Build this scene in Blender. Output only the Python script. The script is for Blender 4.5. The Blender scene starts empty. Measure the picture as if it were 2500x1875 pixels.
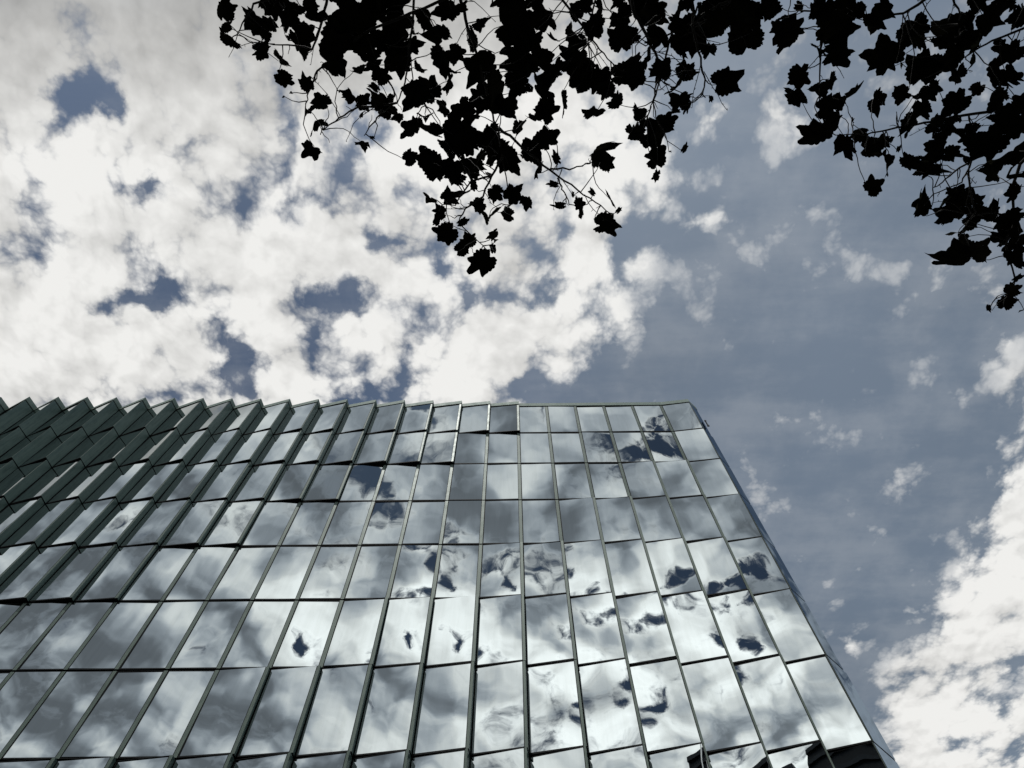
import bpy, bmesh, math, random
from mathutils import Vector, Matrix
R = math.radians
random.seed(11)
sc = bpy.context.scene
col = sc.collection

# ------------------------------------------------------------------ helpers
def link(name, me, parent=None, mats=()):
    o = bpy.data.objects.new(name, me)
    col.objects.link(o)
    if parent is not None:
        o.parent = parent
    if me is not None:
        for m in mats:
            me.materials.append(m)
    return o

def empty(name, loc=(0, 0, 0)):
    o = link(name, None)
    o.location = loc
    o.empty_display_size = .3
    return o

def tag(o, label=None, cat=None, group=None, kind=None):
    if label: o['label'] = label
    if cat: o['category'] = cat
    if group: o['group'] = group
    if kind: o['kind'] = kind
    return o

class MB:
    """collects polygons, then becomes ONE mesh"""
    def __init__(s):
        s.v, s.f, s.m, s.sm = [], [], [], []
    def poly(s, pts, mat=0, smooth=False):
        i = len(s.v)
        s.v += [tuple(p) for p in pts]
        s.f.append(list(range(i, i + len(pts)))); s.m.append(mat); s.sm.append(smooth)
    def prism(s, base, z0, z1, mat=0, top=True, bottom=True):
        """base: counter-clockwise (x, y) outline"""
        n = len(base)
        for i in range(n):
            a, b = base[i], base[(i + 1) % n]
            s.poly([(a[0], a[1], z0), (b[0], b[1], z0), (b[0], b[1], z1), (a[0], a[1], z1)],
                   mat[i] if isinstance(mat, (list, tuple)) else mat)
        mm = mat[-1] if isinstance(mat, (list, tuple)) else mat
        if top: s.poly([(x, y, z1) for x, y in base], mm)
        if bottom: s.poly([(x, y, z0) for x, y in reversed(base)], mm)
    def box(s, x0, x1, y0, y1, z0, z1, mat=0):
        s.prism([(x0, y0), (x1, y0), (x1, y1), (x0, y1)], z0, z1, mat)
    def grid(s, P, nu, nv, mat=0):
        """P(i, j) -> point; shared vertices, smooth"""
        o = len(s.v)
        for j in range(nv + 1):
            for i in range(nu + 1):
                s.v.append(tuple(P(i / nu, j / nv)))
        for j in range(nv):
            for i in range(nu):
                a = o + j * (nu + 1) + i
                s.f.append([a, a + 1, a + nu + 2, a + nu + 1]); s.m.append(mat); s.sm.append(True)
    def tube(s, pts, r0, r1, n=6, mat=0):
        pts = [Vector(p) for p in pts]
        rings = []
        for k, p in enumerate(pts):
            d = (pts[min(k + 1, len(pts) - 1)] - pts[max(k - 1, 0)])
            if d.length < 1e-6: d = Vector((0, 0, 1))
            d.normalize()
            a = d.cross(Vector((.31, .2, .93)))
            if a.length < 1e-3: a = d.cross(Vector((1, 0, 0)))
            a.normalize(); b = d.cross(a)
            r = r0 + (r1 - r0) * k / max(1, len(pts) - 1)
            o = len(s.v)
            for q in range(n):
                t = 2 * math.pi * q / n
                s.v.append(tuple(p + a * (r * math.cos(t)) + b * (r * math.sin(t))))
            rings.append(o)
        for k in range(len(rings) - 1):
            for q in range(n):
                q2 = (q + 1) % n
                s.f.append([rings[k] + q, rings[k] + q2, rings[k + 1] + q2, rings[k + 1] + q]); s.m.append(mat); s.sm.append(True)
        for o in (rings[0], rings[-1]):
            s.f.append([o + q for q in range(n)]); s.m.append(mat); s.sm.append(False)
    def mesh(s, name):
        me = bpy.data.meshes.new(name)
        me.from_pydata(s.v, [], s.f)
        me.polygons.foreach_set('material_index', s.m)
        me.polygons.foreach_set('use_smooth', s.sm)
        me.update()
        return me
    def build(s, name, parent, mats):
        return link(name, s.mesh(name), parent, mats)

# ------------------------------------------------------------------ node helpers
class NT:
    def __init__(s, tree):
        s.t = tree; s.n = tree.nodes; s.l = tree.links
    def put(s, sock, val):
        if hasattr(val, 'bl_idname') or isinstance(val, bpy.types.NodeSocket):
            s.l.new(val, sock)
        else:
            sock.default_value = val
    def math(s, op, a, b=None, c=None, clamp=False):
        n = s.n.new('ShaderNodeMath'); n.operation = op; n.use_clamp = clamp
        for i, v in enumerate((a, b, c)):
            if v is not None: s.put(n.inputs[i], v)
        return n.outputs[0]
    def add(s, a, b): return s.math('ADD', a, b)
    def sub(s, a, b): return s.math('SUBTRACT', a, b)
    def mul(s, a, b): return s.math('MULTIPLY', a, b)
    def vec(s, op, a, b=None, c=None, out=0):
        n = s.n.new('ShaderNodeVectorMath'); n.operation = op
        if a is not None: s.put(n.inputs[0], a)
        if b is not None: s.put(n.inputs[1], b)
        if c is not None: s.put(n.inputs[2], c)
        return n.outputs[out]
    def scale(s, a, k):
        n = s.n.new('ShaderNodeVectorMath'); n.operation = 'SCALE'
        s.put(n.inputs[0], a); s.put(n.inputs['Scale'], k)
        return n.outputs[0]
    def smooth(s, x, a, b, lo=0., hi=1.):
        n = s.n.new('ShaderNodeMapRange'); n.interpolation_type = 'SMOOTHSTEP'
        s.put(n.inputs['Value'], x)
        for k, v in zip(('From Min', 'From Max', 'To Min', 'To Max'), (a, b, lo, hi)): s.put(n.inputs[k], v)
        return n.outputs['Result']
    def lin(s, x, a, b, lo=0., hi=1.):
        n = s.n.new('ShaderNodeMapRange')
        s.put(n.inputs['Value'], x)
        for k, v in zip(('From Min', 'From Max', 'To Min', 'To Max'), (a, b, lo, hi)): s.put(n.inputs[k], v)
        return n.outputs['Result']
    def noise(s, v, scale, detail=4., rough=.5, out=0, dist=0., lac=2., flat=False):
        n = s.n.new('ShaderNodeTexNoise')
        if flat: n.noise_dimensions = '2D'
        s.put(n.inputs['Vector'], v)
        for k, q in (('Scale', scale), ('Detail', detail), ('Roughness', rough), ('Distortion', dist), ('Lacunarity', lac)):
            s.put(n.inputs[k], q)
        return n.outputs[out]
    def mixc(s, f, a, b, blend='MIX'):
        n = s.n.new('ShaderNodeMix'); n.data_type = 'RGBA'; n.blend_type = blend
        s.put(n.inputs[0], f); s.put(n.inputs[6], a); s.put(n.inputs[7], b)
        return n.outputs[2]
    def mixf(s, f, a, b):
        n = s.n.new('ShaderNodeMix'); n.data_type = 'FLOAT'
        s.put(n.inputs[0], f); s.put(n.inputs[2], a); s.put(n.inputs[3], b)
        return n.outputs[0]
    def xyz(s, x, y, z):
        n = s.n.new('ShaderNodeCombineXYZ')
        for i, v in enumerate((x, y, z)): s.put(n.inputs[i], v)
        return n.outputs[0]
    def sep(s, v):
        n = s.n.new('ShaderNodeSeparateXYZ'); s.put(n.inputs[0], v)
        return n.outputs

def material(name):
    m = bpy.data.materials.new(name); m.use_nodes = True
    t = NT(m.node_tree); t.n.clear()
    out = t.n.new('ShaderNodeOutputMaterial')
    return m, t, out

def principled(t, out, color, rough, metal=0., spec=.5, normal=None):
    b = t.n.new('ShaderNodeBsdfPrincipled')
    t.put(b.inputs['Base Color'], color); t.put(b.inputs['Roughness'], rough); t.put(b.inputs['Metallic'], metal)
    t.put(b.inputs['Specular IOR Level'], spec)
    if normal is not None: t.l.new(normal, b.inputs['Normal'])
    t.l.new(b.outputs[0], out.inputs[0])
    return b

# ------------------------------------------------------------------ sun and sky
SUN_EL, SUN_AZ = R(69), R(205)          # azimuth measured clockwise from +Y; the sun stands high behind the camera
sd = Vector((math.sin(SUN_AZ) * math.cos(SUN_EL), math.cos(SUN_AZ) * math.cos(SUN_EL), math.sin(SUN_EL)))

COVER = [[int(q) / 99. for q in line.split()] for line in """64 64 64 64 64 64 64 64 64 64 64 64 64 64 64 64 64 64 64 64 64 64 64 64 64 64 64 64 64 64 64 64 64 64 63 61 55 40 21 10 6 5 5 4 4 4 4 4 4 4 4 4 4 4 4 4 4 4 4 4 4 4 4 4
64 64 64 64 64 64 64 64 64 64 64 64 64 64 64 64 64 64 64 64 64 64 64 64 64 64 64 64 64 64 64 64 64 63 61 55 39 20 10 6 5 5 4 4 4 4 4 4 4 4 4 4 4 4 4 4 4 4 4 4 4 4 4 4
64 64 64 64 64 64 64 64 64 64 64 64 64 64 64 64 64 64 64 64 64 64 64 64 64 64 64 64 64 65 65 65 64 62 55 39 20 10 6 5 5 5 5 5 5 5 5 5 4 4 4 4 4 4 4 4 4 4 4 4 4 4 4 4
64 64 64 64 64 64 64 64 64 64 65 65 64 64 64 65 66 68 69 69 68 66 65 64 64 65 65 66 66 67 67 67 64 56 40 22 13 11 10 8 7 7 7 6 6 6 5 5 5 5 5 4 4 4 4 4 4 4 4 4 4 4 4 4
64 64 64 64 64 64 64 64 64 67 66 67 64 54 55 47 68 73 75 74 71 67 65 64 65 65 66 66 67 68 68 67 62 48 27 15 17 30 32 22 16 15 14 12 11 10 9 7 6 6 5 5 5 4 4 4 4 4 4 4 4 4 4 4
64 64 64 64 64 64 64 64 66 75 79 68 55 33 64 65 67 68 30 65 67 65 64 64 64 65 65 64 61 64 66 64 56 37 14 7 10 17 22 20 19 20 19 18 17 16 14 11 9 7 6 5 5 5 5 4 4 4 4 4 4 4 4 4
64 64 64 64 64 64 64 64 67 76 73 26 11 64 69 68 66 60 60 60 63 63 63 64 64 64 64 52 54 60 63 60 50 32 17 21 16 10 23 22 14 14 16 16 16 15 15 13 11 8 6 5 5 5 5 4 4 4 4 4 4 4 4 4
64 64 64 64 64 64 64 64 66 69 34 39 72 82 85 79 69 61 56 28 59 35 57 25 60 64 62 31 62 63 62 58 50 36 22 20 50 15 29 36 11 9 11 12 11 11 13 14 12 8 6 5 5 5 5 4 4 4 4 4 4 4 4 4
64 64 64 64 64 64 64 64 64 65 62 66 71 76 77 72 67 65 64 63 63 45 25 64 61 64 64 61 63 63 61 58 56 52 39 19 13 25 10 15 8 7 9 9 8 8 9 11 11 8 6 5 5 5 4 4 4 4 4 4 4 4 4 4
64 64 64 64 64 64 64 64 64 64 64 61 34 49 4 62 65 64 64 63 30 21 61 64 50 64 64 64 60 60 61 57 52 48 37 22 22 13 9 15 15 12 10 7 6 5 6 7 8 7 5 5 4 4 4 4 4 4 4 4 4 4 4 4
64 64 64 64 64 64 64 64 64 58 50 74 74 67 62 57 69 70 65 19 61 63 64 64 54 64 64 64 56 62 60 54 43 30 30 18 57 34 13 11 11 11 11 7 5 5 5 5 5 5 5 5 4 4 4 4 4 4 4 4 4 4 4 4
64 64 64 64 64 64 64 65 65 66 69 73 72 68 70 75 81 83 80 74 69 65 42 2 63 62 64 64 44 64 47 84 56 25 13 8 14 11 10 8 5 5 5 5 5 4 4 4 5 5 4 4 4 4 4 4 4 4 4 4 4 4 4 4
64 64 64 64 64 65 66 68 69 67 64 58 58 60 67 76 83 84 81 74 68 62 64 64 52 5 63 64 64 70 90 93 61 28 45 15 5 5 5 5 5 4 4 4 4 4 4 4 13 8 4 4 4 4 4 4 4 4 4 4 4 4 4 4
64 64 64 64 65 68 72 77 76 70 53 20 16 6 35 65 71 72 70 61 13 0 50 63 53 61 37 53 61 34 75 74 64 49 23 15 6 5 5 5 4 4 4 4 4 4 4 4 14 35 5 4 4 4 4 4 4 4 4 4 4 4 4 4
64 64 64 64 67 72 80 86 83 74 67 63 62 62 64 38 64 65 64 44 59 62 55 30 56 59 44 64 77 89 66 57 57 45 20 9 6 5 5 5 4 4 4 4 4 4 4 4 5 30 13 4 4 4 4 4 4 4 4 4 4 4 4 4
64 64 64 65 68 75 82 85 80 72 68 70 80 85 77 56 32 49 62 54 62 64 56 40 59 52 77 81 68 62 66 52 39 22 12 7 5 5 5 4 4 4 4 4 4 4 4 4 4 15 33 6 5 4 4 4 4 4 4 4 4 4 4 4
64 64 64 65 68 72 76 76 72 67 65 64 62 54 34 0 0 25 62 64 51 64 62 23 58 64 67 72 85 58 63 47 19 11 7 5 5 9 7 4 5 5 5 5 5 4 4 4 4 5 26 36 13 5 5 5 5 6 6 6 4 4 4 4
64 64 64 65 66 68 69 68 66 65 59 44 41 55 59 40 0 58 64 53 13 64 43 42 63 63 62 54 38 19 22 18 14 10 5 5 5 13 17 5 6 7 6 6 6 6 5 4 4 4 6 30 38 8 5 7 10 11 11 11 11 11 11 11
64 64 64 64 65 65 65 65 64 64 64 64 64 64 64 64 64 64 64 64 64 64 63 63 63 62 59 52 40 25 14 8 6 5 5 5 4 8 10 5 8 12 8 10 14 12 7 5 4 4 5 17 32 10 11 21 28 29 29 29 29 28 28 28
64 64 64 64 64 64 64 64 64 64 64 64 64 64 64 64 64 64 64 64 64 64 64 63 63 61 56 46 32 18 10 7 5 5 5 4 4 4 5 5 8 12 10 8 13 16 13 7 5 4 5 12 41 32 42 54 57 57 57 57 57 56 56 56
64 64 64 64 64 64 64 64 64 64 64 64 64 64 64 64 64 64 64 64 64 64 64 63 62 58 50 38 23 13 8 6 5 5 5 4 4 4 4 5 7 9 8 6 7 12 17 12 5 5 5 8 33 52 62 71 73 73 73 73 73 73 73 73
64 64 64 64 64 64 64 64 64 64 64 64 64 64 64 64 64 64 64 64 64 64 63 63 61 56 47 34 20 12 7 6 5 5 5 4 4 4 4 7 24 7 13 11 5 6 13 25 16 6 5 8 25 61 73 77 78 78 78 78 78 78 78 78
64 64 64 64 64 64 64 64 64 64 64 64 64 64 64 64 64 64 64 64 64 64 63 63 61 56 47 34 20 12 7 6 5 5 5 4 4 4 4 5 5 5 6 7 5 5 8 24 28 11 6 13 36 68 78 79 79 79 79 79 79 79 79 79
64 64 64 64 64 64 64 64 64 64 64 64 64 64 64 64 64 64 64 64 64 64 63 62 60 56 47 33 20 12 7 6 5 5 5 4 4 4 4 4 4 4 5 7 8 5 5 7 9 7 7 15 40 68 78 79 80 80 80 80 80 80 80 80
64 64 64 64 64 64 64 64 64 64 64 64 64 64 64 64 64 64 64 64 64 64 63 62 60 55 46 33 20 12 8 6 5 5 5 4 4 4 4 4 4 4 4 5 5 5 4 5 5 5 6 14 37 65 77 79 80 80 80 80 80 80 80 80
64 64 64 64 64 64 64 64 64 64 64 64 64 64 64 64 64 64 64 64 64 64 63 62 60 55 46 33 20 12 8 6 5 5 5 4 4 4 4 4 4 4 4 5 5 4 4 4 5 5 6 12 32 61 75 79 80 80 80 80 80 80 80 80
64 64 64 64 64 64 64 64 64 64 64 64 64 64 64 64 64 64 64 64 64 64 63 62 60 55 45 32 20 12 8 6 5 5 5 4 4 4 4 4 4 4 4 13 18 5 4 4 5 5 9 23 51 72 78 79 80 80 80 80 80 80 80 80
64 64 64 64 64 64 64 64 64 64 64 64 64 64 64 64 64 64 64 64 64 64 63 62 60 54 45 32 20 12 8 6 5 5 5 4 4 4 4 4 4 4 4 5 9 5 5 5 5 6 11 30 59 74 79 79 80 80 80 80 80 80 80 80
64 64 64 64 64 64 64 64 64 64 64 64 64 64 64 64 64 64 64 64 64 64 63 62 59 54 45 32 20 12 8 6 5 5 5 4 4 4 4 4 4 4 4 4 4 5 7 13 10 16 19 28 56 73 78 79 80 80 80 80 80 80 80 80
64 64 64 64 64 64 64 64 64 64 64 64 64 64 64 64 64 64 64 64 64 63 63 62 59 54 44 31 20 12 8 6 5 5 5 4 4 4 4 4 4 4 4 4 4 5 6 11 10 21 36 29 54 72 77 77 79 80 80 80 80 80 80 80
64 64 64 64 64 64 64 64 64 64 64 64 64 64 64 64 64 64 64 64 64 63 63 62 59 53 44 31 20 12 8 6 5 5 5 5 4 4 4 4 4 4 4 4 4 5 17 25 7 7 14 31 59 74 77 71 72 79 80 80 80 80 80 80
64 64 64 64 64 64 64 64 64 64 64 64 64 64 64 64 64 64 64 64 64 63 63 62 59 53 43 31 20 12 8 6 5 5 5 5 4 4 4 4 4 4 4 4 4 5 16 41 12 9 22 48 69 77 78 63 50 72 79 80 80 80 80 80
64 64 64 64 64 64 64 64 64 64 64 64 64 64 64 64 64 64 64 64 64 63 63 61 59 53 43 31 19 12 8 6 5 5 5 5 4 4 4 4 4 4 4 4 4 4 6 12 9 15 36 62 75 79 78 62 24 51 77 80 80 80 80 80
64 64 64 64 64 64 64 64 64 64 64 64 64 64 64 64 64 64 64 64 64 63 63 61 58 52 43 30 19 12 8 6 5 5 5 5 4 4 4 4 4 4 4 4 4 4 5 5 7 15 37 63 75 78 76 65 21 26 71 79 80 80 80 80
64 64 64 64 64 64 64 64 64 64 64 64 64 64 64 64 64 64 64 64 64 63 63 61 58 52 42 30 19 12 8 6 5 5 5 5 4 4 4 4 4 4 4 4 4 4 5 5 7 14 33 60 74 77 71 56 32 23 64 79 80 80 80 80
64 64 64 64 64 64 64 64 64 64 64 64 64 64 64 64 64 64 64 64 64 63 63 61 58 52 42 30 19 12 8 6 5 5 5 5 4 4 4 4 4 4 4 4 4 4 5 5 6 12 29 56 72 78 77 70 59 46 63 78 80 80 80 80
64 64 64 64 64 64 64 64 64 64 64 64 64 64 64 64 64 64 64 64 64 63 62 61 58 51 42 30 19 12 8 6 5 5 5 5 4 4 4 4 4 4 4 4 4 4 5 5 6 11 25 51 69 75 76 76 75 68 69 77 79 80 80 80
64 64 64 64 64 64 64 64 64 64 64 64 64 64 64 64 64 64 64 64 64 63 62 61 57 51 41 29 19 12 8 6 5 5 5 5 4 4 4 4 4 4 4 4 4 4 4 5 5 9 20 42 60 64 63 62 63 64 67 73 77 78 79 80
64 64 64 64 64 64 64 64 64 64 64 64 64 64 64 64 64 64 64 64 64 63 62 61 57 51 41 29 19 12 8 6 5 5 5 5 4 4 4 4 4 4 4 4 4 4 4 5 5 7 15 34 51 56 49 42 42 47 55 64 71 76 78 79
64 64 64 64 64 64 64 64 64 64 64 64 64 64 64 64 64 64 64 64 64 63 62 60 57 50 41 29 19 12 8 6 5 5 5 5 4 4 4 4 4 4 4 4 4 4 4 5 5 7 14 33 57 81 78 55 49 52 58 65 71 75 78 79
64 64 64 64 64 64 64 64 64 64 64 64 64 64 64 64 64 64 64 64 63 63 62 60 57 50 40 29 19 12 8 6 5 5 5 5 4 4 4 4 4 4 4 4 4 4 4 5 5 7 14 33 59 86 98 80 71 71 72 74 76 78 79 79
64 64 64 64 64 64 64 64 64 64 64 64 64 64 64 64 64 64 64 64 63 63 62 60 56 50 40 29 19 12 8 6 5 5 5 5 4 4 4 4 4 4 4 4 4 4 4 5 5 7 13 31 56 74 82 81 79 78 79 79 79 79 80 80""".split(chr(10))]   # cloud cover in percent, one line per row of the cloud layer
U0, U1, NU, V0, DV, NV = -0.98, 1.22, 64, -0.22, 0.04, 42

def build_world():
    w = bpy.data.worlds.new('World'); sc.world = w; w.use_nodes = True
    t = NT(w.node_tree); t.n.clear()
    out = t.n.new('ShaderNodeOutputWorld'); bg = t.n.new('ShaderNodeBackground')
    t.l.new(bg.outputs[0], out.inputs[0])
    tc = t.n.new('ShaderNodeTexCoord')
    d = tc.outputs['Generated']
    s = t.sep(d)
    z = t.math('MAXIMUM', s[2], .07)
    u = t.math('DIVIDE', s[0], z); v = t.math('DIVIDE', s[1], z)
    P = t.xyz(u, v, 0.)
    # domain warp so that the coarse cover map never shows its cells
    wn = t.noise(P, 7., 6., .6, out=1, flat=True)
    wv = t.scale(t.vec('SUBTRACT', wn, (.5, .5, .5)), .13)
    Pw = t.vec('ADD', P, wv)
    sw = t.sep(Pw)
    uu, vv = sw[0], sw[1]
    # ---- cover map: 42 rows packed three to a colour ramp, 2 x 32 stops across
    fu = t.math('DIVIDE', t.sub(uu, U0), U1 - U0)
    row = t.math('DIVIDE', t.sub(vv, V0), DV)
    half = 32
    span = (half - 1) / (NU - 1)
    halves = []
    for hf in range(2):
        lo = 0 if hf == 0 else half - 1      # second half starts on the last stop of the first
        fac = t.math('DIVIDE', t.sub(fu, lo / (NU - 1)), 31.0 / (NU - 1), clamp=True)
        acc = None
        rv = t.xyz(row, row, row)
        for k in range(NV // 3):
            rp = t.n.new('ShaderNodeValToRGB'); cr = rp.color_ramp; cr.interpolation = 'LINEAR'
            rows = [COVER[3 * k + q] for q in range(3)]
            for i in range(32):
                c = [r[min(NU - 1, lo + i)] for r in rows]
                if i == 0: e = cr.elements[0]; e.position = 0.
                elif i == 31: e = cr.elements[len(cr.elements) - 1]; e.position = 1.
                else: e = cr.elements.new(i / 31.0)
                e.color = (*c, 1.)
            t.l.new(fac, rp.inputs[0])
            wgt = t.vec('SUBTRACT', (1, 1, 1), t.vec('ABSOLUTE', t.vec('SUBTRACT', rv, (3. * k, 3. * k + 1, 3. * k + 2))))
            wgt = t.vec('MAXIMUM', wgt, (0, 0, 0))
            n = t.n.new('ShaderNodeVectorMath'); n.operation = 'DOT_PRODUCT'
            t.l.new(wgt, n.inputs[0]); t.l.new(rp.outputs[0], n.inputs[1])
            acc = n.outputs['Value'] if acc is None else t.add(acc, n.outputs['Value'])
        halves.append(acc)
    sel = t.math('GREATER_THAN', fu, 31.0 / (NU - 1))
    covF = t.mixf(sel, halves[0], halves[1])
    # ---- the other half of the sky (behind the camera, seen in the glass): a nearly closed deck with rifts
    nb = t.noise(t.vec('ADD', P, (BKX, BKY, 0.)), 2.4, 3., .5, flat=True)
    covB = t.add(.90, t.mul(t.sub(nb, .5), .9))
    fray = t.mul(t.sub(t.noise(P, 26., 6., .62, flat=True), .5), 2.0)
    for (gu, gv, ru, rv, am) in RIFTS:
        dd = t.vec('LENGTH', t.vec('MULTIPLY', t.vec('SUBTRACT', t.vec('ADD', P, t.scale(wv, .8)), (gu, gv, 0.)), (1.1 / ru, 1.1 / rv, 0.)), out=1)
        covB = t.sub(covB, t.smooth(t.add(dd, t.mul(fray, t.smooth(dd, 3., 1.6))), 1.75, .1, 0., am * 1.0))
    back = t.smooth(v, -.05, -.30)
    covB = t.sub(covB, t.smooth(t.vec('LENGTH', t.vec('MULTIPLY', t.vec('SUBTRACT', P, (-.2, -1.12, 0.)), (4.2, 6., 0.)), out=1), 1.2, .2, 0., .11))
    cov = t.mixf(back, covF, covB)
    # ---- cauliflower detail
    so = Vector((sd.x / sd.z, sd.y / sd.z, 0)).normalized()
    Ps = t.vec('ADD', P, t.scale(wv, .25))
    n1 = t.noise(Ps, 6.0, 10., .60, flat=True)
    Pv = t.vec('ADD', P, t.scale(wv, .30))
    def puffs(pos, detail, sc_=13.):
        vo = t.n.new('ShaderNodeTexVoronoi'); vo.voronoi_dimensions = '2D'; vo.feature = 'F1'; vo.normalize = True
        t.put(vo.inputs['Vector'], pos); vo.inputs['Scale'].default_value = sc_; vo.inputs['Detail'].default_value = detail
        vo.inputs['Roughness'].default_value = .55; vo.inputs['Lacunarity'].default_value = 2.2
        return t.sub(.36, vo.outputs['Distance'])
    pf = puffs(Pv, 3.); pfs = puffs(t.vec('ADD', Pv, tuple(so * .02)), 2.)
    pb = t.sub(puffs(t.vec('ADD', Pv, (.37, .11, 0.)), 1., 6.5), .0)
    n1l = t.noise(Ps, 6.0, 4., .5, flat=True)
    n1s = t.noise(t.vec('ADD', Ps, tuple(so * .05)), 6.0, 4., .5, flat=True)
    amp = t.mixf(back, 1.2, 1.7)
    fine = t.mul(t.sub(t.noise(Ps, 19., 7., .62, flat=True), .5), t.mixf(back, 0., .85))
    cov = t.add(cov, fine)
    D = t.add(t.add(cov, t.mul(t.sub(n1, .5), amp)), t.add(t.mul(pf, t.mixf(back, 1.35, 1.0)), t.mul(pb, t.mixf(back, .75, 0.))))
    alpha = t.smooth(D, t.mixf(back, .29, .16), t.mixf(back, .73, .86))
    alpha = t.mul(alpha, t.mixf(back, t.smooth(covF, .08, .52, .42, 1.), 1.))      # stray puffs are thin
    veil = t.mul(t.smooth(t.add(t.mul(n1, .6), t.mul(t.noise(t.xyz(t.mul(u, 2.), t.mul(v, 9.), 0.), 1.6, 6., .6, flat=True), .4)), .38, .66), .10)
    alpha = t.math('MAXIMUM', alpha, t.mixf(back, veil, 0.))     # thin high haze
    # ---- brightness of the cloud itself
    n2 = t.noise(t.vec('ADD', Ps, (7.3, 2.1, 0.)), 4.2, 4., .5, flat=True)
    n3 = t.noise(t.vec('ADD', Ps, (1.7, 9.4, 0.)), 1.5, 2., .5, flat=True)
    relief = t.add(t.mul(t.sub(n1l, n1s), 1.4), t.add(t.mul(t.sub(pf, pfs), 1.0), t.mul(t.add(pf, pb), .30)))
    bf = t.add(.815, t.add(t.mul(t.sub(n2, .5), .46), t.mul(relief, .42)))
    bf = t.add(bf, t.mul(t.sub(n3, .5), .30))
    bf = t.mul(bf, t.smooth(v, -.16, .12, .46, 1.))              # the overhead clouds are thicker and greyer
    bf = t.math('MINIMUM', t.math('MAXIMUM', bf, .12), .87)
    # behind the camera the deck is lit from behind: thin parts glow, thick cores are grey
    m2 = t.noise(t.vec('ADD', Ps, (3.3, 4.1, 0.)), 7.0, 3., .44, flat=True)
    m3 = t.noise(t.vec('ADD', P, (8.7, 1.4, 0.)), 2.0, 2., .5, flat=True)
    thick = t.add(t.mul(t.sub(m2, .5), 3.1), t.mul(t.sub(m3, .5), 1.5))
    thick = t.add(thick, t.mul(t.sub(n1, .5), .38))
    gd = Vector((-.20, -1.14, 1.)).normalized()                   # the bright patch of the deck
    near = t.smooth(t.vec('DOT_PRODUCT', d, tuple(gd), out=1), .955, .999)
    glow = t.add(.90, t.mul(near, .46))
    rim = t.smooth(D, 1.0, .45, 0., .24)                          # silver edges round the rifts
    bb = t.add(t.smooth(t.sub(thick, t.mul(near, .40)), -.95, .55, 1.12, .20), rim)
    bb = t.mul(bb, glow)
    br = t.mixf(back, bf, bb)
    ccol = t.mixc(back, (1., .995, .97, 1), t.mixc(t.smooth(bb, .2, 1.1), (.86, .97, 1.10, 1), (.97, 1., .995, 1)))
    cloud = t.scale(ccol, br)
    # ---- clear air
    sky = t.n.new('ShaderNodeTexSky'); sky.sky_type = 'NISHITA'; sky.sun_disc = False
    sky.sun_elevation = SUN_EL; sky.sun_rotation = SUN_AZ; sky.altitude = 50; sky.air_density = 1.; sky.dust_density = 1.; sky.ozone_density = 1.
    hs = t.n.new('ShaderNodeHueSaturation'); hs.inputs['Saturation'].default_value = SKYSAT
    t.l.new(sky.outputs[0], hs.inputs['Color'])
    haze = t.mul(t.smooth(u, -.35, .25, .50, 1.), t.add(.86, t.mul(n3, .28)))     # deeper blue in the rifts on the left
    k = t.mixf(back, t.mul(haze, SKYF), SKYB)
    air = t.scale(hs.outputs[0], k)
    air = t.mixc(1., air, t.mixc(back, t.mixc(t.smooth(u, .25, -.35), (.89, .955, .925, 1), (.80, .98, 1.18, 1)), (.70, 1.0, 1.42, 1)), 'MULTIPLY')
    mixed = t.mixc(alpha, air, cloud)
    t.l.new(mixed, bg.inputs['Color'])
    bg.inputs['Strength'].default_value = 1.0
    w.cycles.sampling_method = 'MANUAL'; w.cycles.sample_map_resolution = 512
BKX, BKY = 3.1, 5.7
SKYSAT, SKYF, SKYB = .60, .095, .0125
# rifts of blue in the deck behind the camera: place on the cloud layer, radii, depth
RIFTS = [(-.25, -.65, .045, .040, .9), (-.15, -.775, .060, .022, .8), (-.115, -.835, .020, .035, .8), (-.404, -.966, .011, .019, .85),
         (-.14, -.935, .065, .030, .9), (.01, -.925, .050, .024, .85), (.085, -.945, .034, .034, .9),
         (.21, -.562, .060, .036, .9), (.27, -.545, .045, .045, .8), (-.29, -.43, .022, .030, .7), (.033, -.50, .014, .035, .6),
         (-.26, -1.11, .040, .030, .75), (-.31, -1.17, .028, .022, .65), (-.066, -1.06, .022, .035, .7),
         (-.56, -.70, .020, .022, .7), (-.86, -.46, .04, .03, .6), (-.62, -1.02, .014, .014, .5)]
build_world()

sun = bpy.data.lights.new('sun', 'SUN'); sun.energy = 2.0; sun.angle = R(.5); sun.color = (1., .98, .95)
so_ = link('sun', None); bpy.data.objects.remove(so_)
so_ = bpy.data.objects.new('sun', sun); col.objects.link(so_)
so_.rotation_euler = (-sd).to_track_quat('-Z', 'Y').to_euler(); so_.location = (0, -20, 60)

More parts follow.
